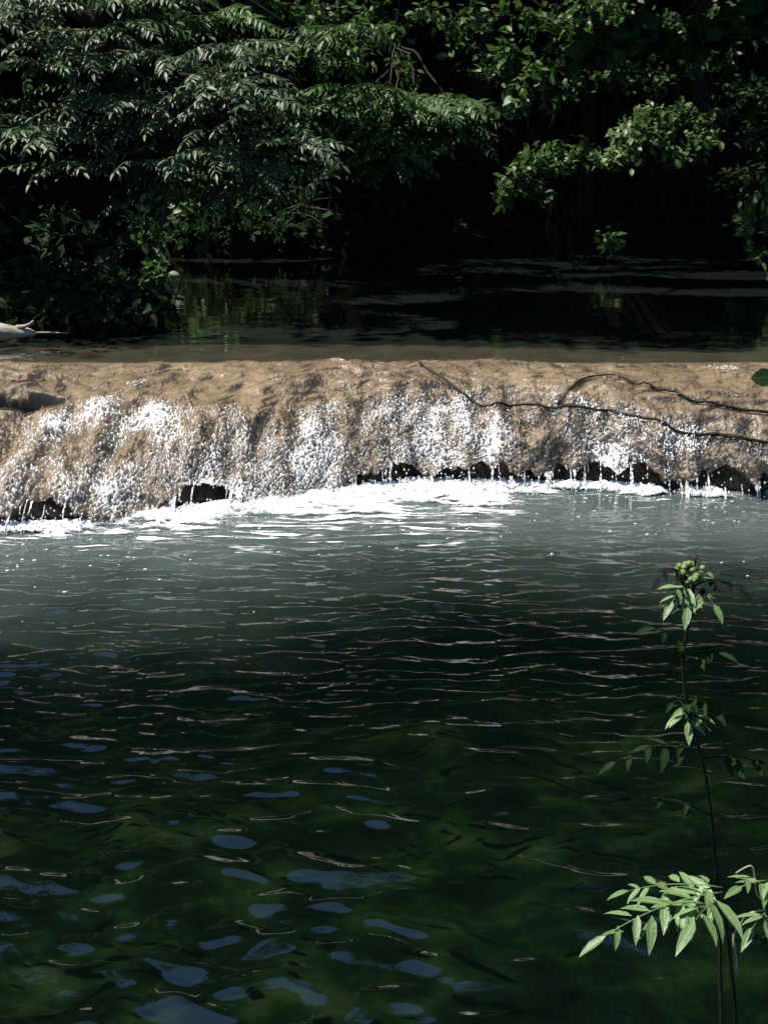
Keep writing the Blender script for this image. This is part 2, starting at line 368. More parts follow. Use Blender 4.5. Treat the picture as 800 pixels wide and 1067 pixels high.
fdn += .004 + lipfade * (.004 + steep * (.002 * squig2.clip(-1, 1) + .007 * fine + .006 * squig3.clip(-1, 1) + .010) + .003 * fine * (1 - steep) + .012 * white * steep)
# beyond the brow the water falls as strands
Yf, Zf = Y0.copy(), Z0.copy()
cvf = cave(xs)[None, :]
Yf[NS1:] = Yf[NS1 - 1] - .02
film_v = disp(X0, Yf, Zf, fdn)
strand = .75 * noise(X0 * 22, A_len * 1.2, 51) + .75 * noise(X0 * 55, A_len * 3, 52)
low_ = film_v[..., 2] < .015 + .165 * cvf + .03 * noise(X0 * 14, 0 * X0, 13)
gap = (low_ & (strand < .05 + .34 * cvf)) | ((SS > 1.0) & (strand < .15))
white = np.where(low_, np.clip(.35 + strand + squig2 * .3, 0, 1), white)
kv = ~gap
kf = kv[:-1, :-1] & kv[1:, :-1] & kv[:-1, 1:] & kv[1:, 1:]
fv, ff, fa = compact(film_v.reshape(-1, 3), grid_faces(nr, nc, kf)[:, ::-1], {'white': white})
ob = mesh_obj('falling_water', fv, ff, M['film'], attrs=fa)
tag(ob, 'thin sparkling sheet of white water sliding down the brown ledge', 'waterfall', kind='structure')

# ------------------------------------------------------------------ lower pool
def pool_waves(X, Y):
    r = np.random.RandomState(6); h = np.zeros_like(X); hs = np.zeros_like(X); hn = np.zeros_like(X)
    wx = X + .05 * noise(X * 2.6, Y * 2.6, 61); wy = Y + .06 * noise(X * 2.4, Y * 2.4, 62)
    for i in range(135):
        lam = .045 * (0.28 / .045) ** r.rand(); th0 = r.normal(0, 1); ph = r.rand() * 6.28
        k = 2 * math.pi / lam; a = lam * .0042
        th = math.pi / 2 + .36 * th0
        if i % 3 == 2:                       # ovals and curls close to the bank
            lam = .09 + .13 * r.rand(); k = 2 * math.pi / lam; a = lam * .0056; th = math.pi / 2 + .6 * th0
        w_ = a * np.sin(k * (wx * math.cos(th) + wy * math.sin(th)) + ph)
        if i % 3 == 2: hn += w_
        elif lam < .15: hs += w_
        else: h += w_
    env = np.clip(.9 + .8 * noise(X * 1.5, Y * 2.2, 63), .45, 1.6); near = sstep(5.2, 3.4, Y); leftn = sstep(.6, -.5, X)
    h = .8 * h * (.8 + .2 * env) + hs * env * 1.2 * (1 - .65 * near) + hn * near * (.25 + .75 * leftn)
    return h * (.4 + .6 * sstep(7.3, 6.4, Y))
px_ = np.concatenate([np.linspace(-9, -2.75, 60)[:-1], np.linspace(-2.7, 2.7, 620), np.linspace(2.75, 9, 60)[1:]])
py_ = np.concatenate([np.linspace(-6, 2.4, 60)[:-1], np.linspace(2.4, 8.6, 900)])
PX, PY = np.meshgrid(px_, py_)
PZ = pool_waves(PX, PY)
dfall = base_y(PX) - PY
milk = sstep(3.0, .0, dfall + .35 * noise(PX * .9, PY * .9, 71) + .18 * noise(PX * 3, PY * 4, 72) + .25 * sstep(-1., -2.2, PX) * 0)
ob = mesh_obj('river_pool', np.stack([PX, PY, PZ], -1).reshape(-1, 3), grid_faces(*PX.shape), M['pool'], attrs={'milk': milk})
tag(ob, 'dark green rippled pool below the falls', 'water', kind='structure')

# foam
fx = np.linspace(-2.8, 2.9, 1140); fy = np.linspace(6.5, 8.5, 400)
FX, FY = np.meshgrid(fx, fy); d = base_y(FX) - FY
reach = np.interp(FX, [-3, -2.3, -1.9, -1.7, -1.3, -1.0, -.6, 0, .5, .85, 1.1, 3], [.22, .22, .2, .5, .62, .5, .75, .95, .95, .5, .10, .09])
q = d / reach
st = fbm(FX * 2.4 + FY * 2.0, FY * 17 + 1.2 * noise(FX * 2.5, FY * 3, 81), 3, 82)
st2 = fbm(FX * 9, FY * 34, 2, 83)
cover = .98 - .98 * np.clip(q, -.2, 2) + 1.05 * st * sstep(-.1, .35, q) + .5 * st2 * sstep(-.1, .25, q) - .25 * sstep(.1, -.15, noise(FX * 1.6, 0 * FX, 85)) * (reach < .6) - .8 * sstep(.0, .3, noise(FX * 3.1, 0 * FX, 86)) * (reach < .2)
cover += 1.0 * np.exp(-((FX - 2.25) / .4) ** 2 - ((d - .55 - .1 * (FX - 2.25)) / .06) ** 2)
cv1 = sstep(.2, .95, cover)
thick = np.clip(cover - .2, 0, 1)
FZ = pool_waves(FX, FY) + .004 + .035 * thick * (.6 + .8 * np.abs(fbm(FX * 14, FY * 16, 3, 84))) * sstep(1, .1, q)
inside = (cv1 > .02) & (d > -.12)
kf = inside[:-1, :-1] & inside[1:, :-1] & inside[:-1, 1:] & inside[1:, 1:]
fv, ff, fa = compact(np.stack([FX, FY, FZ], -1).reshape(-1, 3), grid_faces(*FX.shape, kf), {'cover': cv1})
ob = mesh_obj('foam', fv, ff, M['foam'], attrs=fa)
tag(ob, 'white foam spreading along the foot of the falls', 'foam', kind='stuff')

# spray: drops thrown up along the foot and specks of foam adrift
r = np.random.RandomState(12); mb = MB()
ico_v = np.array([(0, 0, 1), (.894, 0, .447), (.276, .851, .447), (-.724, .526, .447), (-.724, -.526, .447), (.276, -.851, .447),
                  (.724, .526, -.447), (-.276, .851, -.447), (-.894, 0, -.447), (-.276, -.851, -.447), (.724, -.526, -.447), (0, 0, -1)])
ico_f = np.array([(0, 1, 2), (0, 2, 3), (0, 3, 4), (0, 4, 5), (0, 5, 1), (1, 6, 2), (2, 7, 3), (3, 8, 4), (4, 9, 5), (5, 10, 1),
                  (2, 6, 7), (3, 7, 8), (4, 8, 9), (5, 9, 10), (1, 10, 6), (6, 11, 7), (7, 11, 8), (8, 11, 9), (9, 11, 10), (10, 11, 6)])
for i in range(900):
    x = r.uniform(-2.5, 2.6); wgt = np.interp(x, [-2.5, -1.7, -1.2, .5, 1, 2.6], [.5, 1, .9, 1, .45, .4])
    if r.rand() > wgt: continue
    dd = abs(r.normal(0, .12)) + .02; z = abs(r.normal(0, .09)); rad = r.uniform(.0025, .0065)
    mb.add(ico_v * rad * np.array([1, 1, r.uniform(.8, 1.7)]) + np.array([x, base_y(np.array(x)) - dd, z]), ico_f)
for i in range(330):
    x = r.uniform(-2.6, 2.6); dd = abs(r.normal(.3, .55)); rad = r.uniform(.003, .008)
    if x > 0.9 and r.rand() < .45: continue
    y = base_y(np.array(x)) - dd
    mb.add(ico_v * np.array([rad * r.uniform(1, 2.4), rad * 1.2, rad * .5]) + np.array([x, y, pool_waves(np.array([x]), np.array([y]))[0] + .002]), ico_f)
m, nt, out = new_mat('droplet'); p = nd(nt, 'ShaderNodeBsdfPrincipled'); p.inputs['Base Color'].default_value = (.85, .88, .9, 1); p.inputs['Roughness'].default_value = .2; nt.links.new(p.outputs[0], out.inputs[0])
ob = mb.obj('spray', m); tag(ob, 'white drops of spray along the foot of the falls', 'spray', kind='stuff')

# ------------------------------------------------------------------ upper pool
ux = np.concatenate([np.linspace(-12, -3.6, 30)[:-1], np.linspace(-3.5, 4.5, 260), np.linspace(4.6, 12, 30)[1:]])
uy = np.linspace(0, 1, 260) ** 1.3
UX = np.repeat(ux[None, :], 260, 0); UY = lip_y(UX) + (20 - lip_y(UX)) * uy[:, None]
UZ = LIPZ + .006 + .0012 * noise(UX * 2.2, UY * 4, 91) + .0005 * noise(UX * 6, UY * 14, 92)
ob = mesh_obj('upper_pool', np.stack([UX, UY, UZ], -1).reshape(-1, 3), grid_faces(*UX.shape), M['upper'])
tag(ob, 'still dark pool above the ledge', 'water', kind='structure')

# ------------------------------------------------------------------ ground: bed, banks and valley sides in one sheet
gx = np.unique(np.concatenate([np.linspace(-60, -8, 50), np.linspace(-8, 8, 200), np.linspace(8, 60, 50)]))
gy = np.unique(np.concatenate([np.linspace(-40, -4, 36), np.linspace(-4, 21, 300), np.linspace(21, 80, 60)]))
GX, GY = np.meshgrid(gx, gy)
def ground_z(x, y):
    n = fbm(x * .35, y * .35, 4, 101)
    upper = sstep(8.2, 8.6, y)
    bed = (1 - upper) * (-.75 + .12 * fbm(x * 1.2, y * 1.2, 3, 103)) + upper * np.interp(y, [8.5, 9.0, 9.3, 9.8, 10.3, 10.9, 11.8, 13], [-.4, .45, .575, .582, .56, .47, .15, -.3]) + upper * .012 * fbm(x * 3, y * 3, 2, 104)
    lw = np.interp(y, [-10, 2, 8, 10.2, 10.8, 12.5, 14, 17, 20], [-5, -4.2, -3.6, -3.4, -2.35, -2.2, -2.9, -4.5, -5]) + .25 * noise(y * .9, 0, 105)
    rw = np.interp(y, [-10, 2, 8, 10, 14, 18, 20], [5, 4.4, 4.2, 4.3, 4.6, 5, 5]) + .3 * noise(y * .9, 0, 106)
    far = 17.2 + .35 * noise(x * .6, 0, 107); nearb = 2.2 + .15 * noise(x * 1.4, 0, 108)
    out_d = np.maximum.reduce([lw - x, x - rw, y - far, nearb - y])
    lvl = .25 + .62 * upper
    bank = lvl + .12 * n
    rise = np.clip(out_d - 3.5, 0, 60) * .62 * sstep(-2, 9, y) + np.clip(out_d - 4, 0, 60) * .25
    z = np.where(out_d > 0, bank + (rise + .25 * n * sstep(1, 5, out_d)), bed)
    k = sstep(-.5, .12, out_d)
    return np.where(out_d > .12, z, bed * (1 - k) + bank * k)
GZ = ground_z(GX, GY)
inw = GZ < .05
a_bed = sstep(.12, -.1, GZ) * (GY < 8.6); a_shelf = sstep(8.7, 8.9, GY) * sstep(13.5, 12, GY) * sstep(.66, .61, GZ) * (np.abs(GX) < 6.5) * (1 - sstep(10.1, 10.4, GY) * sstep(-1.5, -1.8, GX))
ob = mesh_obj('ground', np.stack([GX, GY, GZ], -1).reshape(-1, 3), grid_faces(*GX.shape), M['soil'], attrs={'bed': a_bed, 'shelf': a_shelf})
tag(ob, 'dark earth banks of the river with its mossy bed and brown shelf', 'ground', kind='structure')

# ------------------------------------------------------------------ leaves
def leaf_tpl(kind):
    if kind == 'kite':
        v = np.array([(0, 0, 0), (.45, .27, .05), (1, 0, -.1), (.45, -.27, .05)]); f = np.array([(0, 2, 1), (0, 3, 2)])
    else:
        wd = {'lance': (.15, .17, .1), 'oval': (.24, .27, .17), 'broad': (.36, .42, .26)}[kind]
        m_ = [(0, 0, 0), (.22, 0, -.01), (.5, 0, -.03), (.78, 0, -.07), (1, 0, -.15)]
        l_ = [(.22, wd[0], .035), (.5, wd[1], .02), (.78, wd[2], -.04)]
        v = np.array(m_ + l_ + [(a, -b, c) for a, b, c in l_])
        f = []
        for o, s_ in ((5, 1), (8, -1)):
            tr_ = [(0, 1, o), (1, 2, o + 1), (1, o + 1, o), (2, 3, o + 2), (2, o + 2, o + 1), (3, 4, o + 2)]
            f += [t if s_ > 0 else t[::-1] for t in tr_]
        f = np.array(f)
    return v, f
TPL = {k: leaf_tpl(k) for k in ('kite', 'lance', 'oval', 'broad')}
def norm(a): return a / (np.linalg.norm(a, axis=-1, keepdims=True) + 1e-9)
def put_leaves(mb, kind, pos, d, n, size, wid=1.0):
    v, f = TPL[kind]; N = len(pos)
    if N == 0: return
    d = norm(d); s = norm(np.cross(n, d)); n = np.cross(d, s)
    size = np.broadcast_to(size, (N,))
    V = pos[:, None, :] + size[:, None, None] * (v[None, :, 0:1] * d[:, None] + wid * v[None, :, 1:2] * s[:, None] + v[None, :, 2:3] * n[:, None])
    Fc = f[None] + (np.arange(N) * len(v))[:, None, None]
    rib = (np.abs(v[:, 1]) < 1e-6).astype(float)
    mb.add(V.reshape(-1, 3), Fc.reshape(-1, 3), np.tile(rib, N))
def pinnate(mb, r, base, d, L, npair, lf, kind='lance', droop=.5, wid=1.0, up=(0, 0, 1), rachis=.004, ang=1.0):
    """one compound leaf: a drooping stalk with pairs of leaflets and one at the tip"""
    base = np.asarray(base, float); d = norm(np.asarray(d, float)); pts = [base]; dirs = [d]; p = base.copy(); k = npair + 2
    for i in range(k):
        p = p + d * L / k; pts.append(p.copy()); d = norm(d + np.array([0, 0, -droop / k])); dirs.append(d)
    pts = np.array(pts); dirs = np.array(dirs); up = np.asarray(up, float)
    side = norm(np.cross(np.broadcast_to(up, dirs.shape), dirs)); nor = np.cross(dirs, side)
    pos, ld, ln, sz = [], [], [], []
    for i in range(1, npair + 2):
        t_ = i / (npair + 1.0); s_ = lf * (.72 + .5 * math.sin(math.pi * (.15 + .75 * t_)))
        for sg in (1, -1):
            pos.append(pts[i] + r.normal(0, .006, 3)); ld.append(dirs[i] * (.45 + .4 * t_) + sg * side[i] * ang + nor[i] * r.normal(-.12, .16) + np.array([0, 0, -.15])); ln.append(nor[i] + sg * .3 * side[i] + r.normal(0, .22, 3)); sz.append(s_ * r.uniform(.85, 1.1))
    pos.append(pts[-1]); ld.append(dirs[-1]); ln.append(nor[-1]); sz.append(lf * 1.05)
    put_leaves(mb, kind, np.array(pos), np.array(ld), np.array(ln), np.array(sz), wid)
    if rachis:
        mb.tube(pts, np.linspace(rachis, rachis * .5, len(pts)), 3)

# the gaps in the canopy that let the sun through: (point, radius)
SUNNY = []
def lit(px, py, Y, rad): SUNNY.append((P(px, py, Y), rad))
for a in [(60, 60, 11.6, .8), (170, 60, 11.4, .75), (130, 110, 11.3, .7), (240, 100, 11.3, .7), (270, 150, 11.2, .6), (300, 170, 11.2, .5), (30, 130, 11.4, .6), (305, 120, 11.2, .5), (250, 20, 13, .8), (330, 40, 13.5, .6),
          (440, 120, 14.2, .9), (400, 120, 14.2, .5), (470, 150, 14, .4), (545, 85, 16.0, .8), (600, 50, 16, .6),
          (680, 130, 15.2, 1.0), (725, 150, 15.2, .45), (640, 160, 15.2, .4), (560, 180, 15.0, .5), (540, 205, 15, .35),
          (330, 30, 15, .45), (172, 262, 11.0, .16), (215, 250, 12.2, .3), (785, 230, 12.5, .3), (15, 346, 10.25, .28), (230, 200, 17.4, 1.3), (470, 40, 15, .5), (360, 30, 15.4, .7), (420, 60, 16.4, .6), (500, 20, 16.6, .7), (640, 20, 15.9, .9), (720, 35, 15.9, .9), (780, 60, 15.9, .8), (790, 120, 15.8, .5), (600, 100, 16.2, .5), (560, 20, 15.9, .7), (660, 80, 15.9, .5)]: lit(*a)
def sunlit_keep(p):
    """True for canopy leaves that do not close a gap the sun shines through"""
    k = np.ones(len(p), bool)
    # the open river: the falls and the lower pool lie in the sun
    t_ = (p[:, 2] - .3) / S[2]; gxp = p[:, 0] - S[0] * t_; gyp = p[:, 1] - S[1] * t_
    k &= ~((gxp > -5.5) & (gxp < 3.6) & (gyp > .5) & (gyp < 9.6 + .55 * sstep(-1.7, -1.3, gxp) + .2 * np.sin(gxp * 2.1)) & (p[:, 2] > 1.0))
    t_ = (p[:, 2] - .6) / S[2]; gxp = p[:, 0] - S[0] * t_; gyp = p[:, 1] - S[1] * t_
    yc = 14.5 - .2 * (gxp + 2)+ .1 * np.sin(gxp * 1.7)
    k &= ~((gxp > -2.4) & (gxp < 4.4) & (np.abs(gyp - yc) < .46))
    for c, rad in SUNNY:
        q = p - c; al = q @ S; dist = np.linalg.norm(q - al[:, None] * S, axis=1)
        k &= ~((al > .25) & (dist < rad))
    return k

def limb_path(a, b, r, sag=.1, n=7):
    a, b = np.asarray(a, float), np.asarray(b, float); t = np.linspace(0, 1, n)[:, None]
    L = np.linalg.norm(b - a); pts = a + (b - a) * t + np.sin(t * math.pi) * np.array([0, 0, sag * L]) + r.normal(0, .02 * L, (n, 3)) * np.sin(t * math.pi)
    return pts

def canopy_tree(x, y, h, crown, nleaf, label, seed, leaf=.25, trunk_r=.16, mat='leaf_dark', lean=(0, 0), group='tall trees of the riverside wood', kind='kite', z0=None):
    """tall tree: crown = list of (dx, dy, z, rx, ry, rz) lobes of leaves"""
    r = np.random.RandomState(seed)
    z0 = float(ground_z(np.array([float(x)]), np.array([float(y)]))[0]) - .05
    root = empty('broadleaf_tree', (x, y, z0)); tag(root, label, 'tree', group)
    tb = MB(); pts = smooth_path([(x, y, z0 - .2), (x + lean[0] * .3, y + lean[1] * .3, z0 + h * .3), (x + lean[0] * .7 + .1, y + lean[1] * .7, z0 + h * .65), (x + lean[0], y + lean[1], z0 + h)], 12)
    tb.tube(pts, np.linspace(trunk_r * 1.25, trunk_r * .25, 12), 9, .18, r)
    cb = MB(); lb = MB()
    tot = sum(c[3] * c[4] * c[5] for c in crown)
    for (dx, dy, cz, rx, ry, rz) in crown:
        c = np.array([x + dx, y + dy, z0 + cz])
        k = min(range(12), key=lambda i: abs(pts[i][2] - (c[2] - rz * .6)))
        lb.tube(limb_path(pts[k], c, r), np.linspace(trunk_r * .4, trunk_r * .08, 7), 6)
        n_ = int(nleaf * rx * ry * rz / tot)
        nc_ = max(6, n_ // 45); cc = norm(r.normal(0, 1, (nc_, 3))) * (r.rand(nc_, 1) ** .45)
        cc = c + cc * np.array([rx, ry, rz])
        for q in cc[::max(1, nc_ // 14)]:
            lb.tube(limb_path(c, q, r, .05, 5), np.linspace(trunk_r * .14, .006, 5), 5)
        idx = r.randint(0, nc_, n_); sig = .28 + .05 * min(rx, ry)
        p = cc[idx] + r.normal(0, 1, (n_, 3)) * np.array([sig, sig, sig * .55])
        k_ = sunlit_keep(p); p = p[k_]
        d = norm(p - cc[idx][k_] + r.normal(0, .25, p.shape)); d[:, 2] -= .3
        nn = r.normal(0, .45, p.shape) + np.array([0, 0, 1.0])
        put_leaves(cb, kind, p, d, nn, leaf * r.uniform(.65, 1.3, len(p)))
    tk = tb.obj('trunk', M['bark'], root); lb.obj('limbs', M['bark'], tk, of=root); cb.obj('crown', M[mat], root, smooth=False)
    return root

# ---- tall wood round the upper pool (mostly above the frame; it shades the bank and is mirrored in the water)
canopy_tree(-6.6, 17.5, 20, [(0, 0, 18, 3., 2.6, 2.4), (1.2, .5, 15.5, 3., 2.4, 2.), (-1.2, .5, 15, 3., 2.4, 2.), (0, 0, 13, 3., 2.6, 2.4), (1.5, .5, 10, 2.8, 2.4, 2.), (-1.5, .5, 9.5, 2.8, 2.4, 2.), (0, 0, 7, 2.8, 2.6, 2.2), (-1.5, 1, 5, 2.4, 2.2, 1.8), (1.8, -.8, 6, 2.2, 2., 1.6), (0, 0, 3, 2., 2., 1.6)], 15000, 'tall leafy tree on the far left bank, mostly above the picture', 201)
canopy_tree(-3.4, 19.5, 21, [(0, 0, 19, 3., 2.6, 2.4), (1.2, .5, 16.5, 3., 2.4, 2.), (-1.2, .5, 16, 3., 2.4, 2.), (0, 0, 14, 3., 2.6, 2.4), (1.5, .5, 11, 2.8, 2.4, 2.), (-1.5, .5, 10.5, 2.8, 2.4, 2.), (0, 0, 7, 2.8, 2.6, 2.2), (-1.2, -1, 5, 2.4, 2.2, 1.8), (1.6, .5, 5.5, 2.4, 2., 1.6), (0, 0, 3, 2.2, 2., 1.4)], 15000, 'tall tree beyond the pool behind the drooping left tree', 202)
canopy_tree(-.1, 18.6, 12, [(0, 0, 9, 3., 2.8, 2.4), (-1.4, -1, 6.5, 2.4, 2.2, 1.8), (1.6, .5, 6.2, 2.4, 2., 1.6), (-2, 1, 8, 2.2, 2., 1.4)], 9000, 'slender dark trunk leaning at the top centre of the far bank', 203, trunk_r=.13, lean=(-.9, .3))
canopy_tree(1.35, 19.2, 14, [(0, 0, 10, 3.4, 3., 2.6), (1.4, -1, 7, 2.6, 2.4, 1.8), (-1.6, .5, 7.2, 2.4, 2., 1.6), (2, 1, 9, 2.2, 2., 1.8)], 9000, 'straight dark trunk standing right of the leaning one', 204, trunk_r=.15)
canopy_tree(4.2, 18.8, 14, [(0, 0, 10, 3.4, 3., 2.6), (1.4, -1, 7, 2.8, 2.4, 2.), (-1.6, .5, 6.2, 2.6, 2.2, 1.8), (0, -1.5, 8, 2.6, 2.2, 1.8)], 10000, 'big dark tree over the pale bush on the far right bank', 205)
canopy_tree(7.2, 15.5, 13, [(0, 0, 9, 3.2, 3., 2.6), (-2, -1, 6.5, 2.6, 2.4, 1.8), (-1.6, 1.5, 5.2, 2.4, 2., 1.6), (-3, 0, 9, 2.4, 2.2, 1.8)], 10000, 'tall tree on the right bank of the upper pool', 206)
canopy_tree(6.6, 10.5, 13, [(0, 0, 10, 3.4, 3., 2.4), (-3, -.5, 10.5, 3., 2.6, 1.6), (-2.5, 2, 8.5, 2.6, 2.2, 1.6), (-4.5, 1, 12, 2.6, 2.4, 1.6)], 11000, 'tall spreading tree over the right end of the falls', 207)
canopy_tree(7.0, 5.0, 14, [(0, 0, 10, 3.4, 3.2, 2.4), (-3, .5, 11, 3.2, 2.8, 1.8), (-5, 1.5, 13, 3.2, 2.8, 1.6), (-2, 3, 9.5, 2.6, 2.2, 1.6)], 11000, 'tall spreading tree over the right side of the lower pool', 208)
canopy_tree(-10, 14.0, 16, [(0, 0, 13.5, 3., 3., 2.2), (2.2, -.5, 12, 2.8, 2.6, 2.), (2.6, 1, 9.5, 2.6, 2.4, 2.), (.5, -2, 10, 2.8, 2.6, 2.), (0, 0, 6, 2.8, 3., 2.4), (1.5, -1, 4.5, 2.2, 2.2, 1.6), (1.2, 1.5, 4.2, 2.2, 2., 1.6)], 16000, 'round tree on the left bank of the upper pool', 209)
canopy_tree(-9.5, 7.5, 9, [(0, 0, 6, 2.6, 3., 2.4), (1., -1, 4, 1.8, 2.2, 1.6), (.6, 1.5, 4.2, 1.8, 2., 1.6)], 6000, 'round tree on the left bank beside the lower pool', 210)
canopy_tree(-9.5, 1.0, 9, [(0, 0, 6, 2.6, 3., 2.4), (1., -1, 4, 1.8, 2.2, 1.6)], 5000, 'leafy tree on the left bank behind the viewer', 211)
canopy_tree(5.5, -4.0, 12, [(0, 0, 8, 3.4, 3., 2.8), (-3, 0, 7, 3., 2.6, 2.), (0, 2, 5, 2.6, 2.4, 1.8)], 7000, 'tall tree behind the viewer on the near right bank', 212)
canopy_tree(-3.5, -5.5, 11, [(0, 0, 7, 3.4, 3., 2.8), (-3, 0, 6, 3., 2.6, 2.), (1.5, 0, 4, 2.6, 2.4, 1.8)], 7000, 'tall tree behind the viewer on the near left bank', 213)
canopy_tree(-5.6, 14.6, 9, [(.5, .5, 7, 2.4, 2., 1.4), (2.5, -.3, 6.5, 2.2, 1.8, 1.2), (4.5, .2, 7.5, 2.2, 1.8, 1.1), (3.5, 2, 7, 2.4, 1.8, 1.2), (5.8, -.6, 8, 2.2, 1.4, 1.), (.5, -2.5, 7, 1.8, 1.3, .9), (2.2, -3.3, 7.4, 1.8, 1.3, .9), (4, -3.4, 7.6, 1.8, 1.3, .9), (5.6, -3.3, 8, 1.8, 1.3, .9), (-1.2, -2.4, 6.5, 1.8, 1.3, .9)], 32000, 'unseen tree added on the left bank to shade the upper pool', 215)  # out of view; added for its shade on the upper pool
canopy_tree(5.6, 13.2, 13, [(-2, .5, 8.5, 2.4, 2., 1.4), (-4.5, 1, 9.5, 2.6, 2.2, 1.4), (-6.5, 1.5, 10, 2.4, 2., 1.3), (-5.6, .2, 8.2, 2.2, 1.4, 1.), (-7.4, 0, 8.8, 2.2, 1.4, 1.), (-3.4, -.3, 7.4, 2.2, 1.4, 1.), (-8.6, .8, 9.4, 2.2, 1.4, 1.), (-2, .6, 8., 2., 1.4, 1.), (-4.6, -1.2, 7.6, 2.2, 1., .9), (-6.4, -1., 8.4, 2.2, 1., .9), (-8, -2.2, 8.2, 1.8, 1.2, .9), (-6.6, -2.3, 8, 1.8, 1.2, .9), (-5.2, -2.3, 7.8, 1.8, 1.2, .9), (-3.5, 3, 9, 2.6, 2., 1.3), (-1, -.5, 11, 2.4, 2., 1.3)], 42000, 'unseen tree added on the right bank to shade the upper pool', 216)  # second unseen crown, put in to keep sun off the upper pool
canopy_tree(2.6, 17.8, 12, [(-1, -1.5, 8, 2.6, 1.8, 1.4), (-3, -2, 9, 2.4, 1.8, 1.2), (1, -2.2, 9.5, 2.4, 1.8, 1.4), (-2, -.5, 6.2, 2., 1.6, 1.2)], 9000, 'slim tree at the far water edge left of the pale bush', 217, trunk_r=.11)
canopy_tree(-5.0, 11.6, 4.4, [(.6, -.3, 2.4, .9, 1.3, 1.), (.4, .9, 2.6, 1., 1.1, 1.), (-.6, 0, 3.2, 1.1, 1.5, 1.), (.9, -1.1, 1.6, .7, .7, .7), (1.1, .1, 1.3, .7, 1.3, .8), (.2, .2, 3.4, 1., 1.5, .8)], 17000, 'low dense tree added outside the drooping boughs to shade the left bank', 218, leaf=.14, trunk_r=.09)  # put in beside the frame to block sun from the bank
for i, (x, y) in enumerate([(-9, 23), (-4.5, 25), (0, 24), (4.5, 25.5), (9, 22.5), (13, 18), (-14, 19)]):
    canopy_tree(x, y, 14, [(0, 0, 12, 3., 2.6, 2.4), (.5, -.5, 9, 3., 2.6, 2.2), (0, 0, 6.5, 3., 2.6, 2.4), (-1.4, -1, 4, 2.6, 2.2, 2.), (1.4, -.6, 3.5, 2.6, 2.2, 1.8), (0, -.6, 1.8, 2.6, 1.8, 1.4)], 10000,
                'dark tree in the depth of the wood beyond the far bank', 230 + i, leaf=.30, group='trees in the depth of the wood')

r = np.random.RandomState(77); n_ = 110000
ug = np.stack([r.uniform(-15, 15, n_), r.uniform(10.6, 38, n_), np.zeros(n_)], 1); gz_ = ground_z(ug[:, 0], ug[:, 1]); clump = .5 + .5 * noise(ug[:, 0] * .8, ug[:, 1] * .8, 78)
ug = ug[(gz_ > .5) & (ug[:, 1] > 10.9) & (r.rand(n_) < .25 + clump)]; gz_ = ground_z(ug[:, 0], ug[:, 1]); clump = .5 + .5 * noise(ug[:, 0] * .8, ug[:, 1] * .8, 78)
ug[:, 2] = gz_ + r.rand(len(ug)) ** 1.5 * sstep(.5, .8, gz_) * (.12 + .75 * clump); mb = MB()
put_leaves(mb, 'kite', ug, r.normal(0, 1, ug.shape) + np.array([0, -.3, .2]), r.normal(0, .5, ug.shape) + np.array([0, -.3, 1.]), r.uniform(.1, .24, len(ug)))
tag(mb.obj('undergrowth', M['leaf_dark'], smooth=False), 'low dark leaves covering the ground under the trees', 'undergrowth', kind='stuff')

# ---- trees and bushes with compound leaves that show in the picture
def spray_tree(name, label, cat, group, base, lobes, mat, seed, L=.55, npair=5, lf=.14, kind='lance', droop=.7, trunk=None, trunk_r=.06, face=(0, -1, 0), per=7, wid=1.0, rmin=.004):
    """lobes: (px, py, Y, rx, rz, n) clumps of drooping compound leaves"""
    r = np.random.RandomState(seed); base = np.asarray(base, float)
    root = empty(name, base); tag(root, label, cat, group)
    tb, cb, lb = MB(), MB(), MB()
    tp = smooth_path(trunk, 14) if trunk is not None else None
    if tp is not None: tb.tube(tp, np.linspace(trunk_r, trunk_r * .35, 14), 9, .2, r)
    for (px, py, Y, rx, rz, n_) in lobes:
        c = P(px, py, Y)
        a = tp[min(range(len(tp)), key=lambda i: np.linalg.norm(tp[i] - c - np.array([0, 0, -.3])))] if tp is not None else base
        lb.tube(limb_path(a, c, r, .12), np.linspace(trunk_r * .45, .008, 7), 6)
        for i in range(n_):
            q = c + r.uniform(-1, 1, 3) * np.array([rx, .35 + rx * .4, rz])
            lb.tube(limb_path(c, q, r, .1, 4), np.linspace(.008, .004, 4), 4)
            a0 = r.rand() * 6.28
            for j in range(per):
                th = a0 + j * 2.4; d = np.array([math.cos(th), math.sin(th), r.uniform(-.15, .35)]) + np.array(face) * .35
                pinnate(cb, r, q + r.normal(0, .03, 3), d, L * r.uniform(.7, 1.15), npair, lf * r.uniform(.85, 1.15), kind, droop * r.uniform(.6, 1.3), wid, (-.25, -.45, 1))
    tk = tb.obj('trunk', M['bark'], root); lb.obj('limbs', M['bark'], tk, of=root); cb.obj('crown', M[mat], root, smooth=False)
    return root
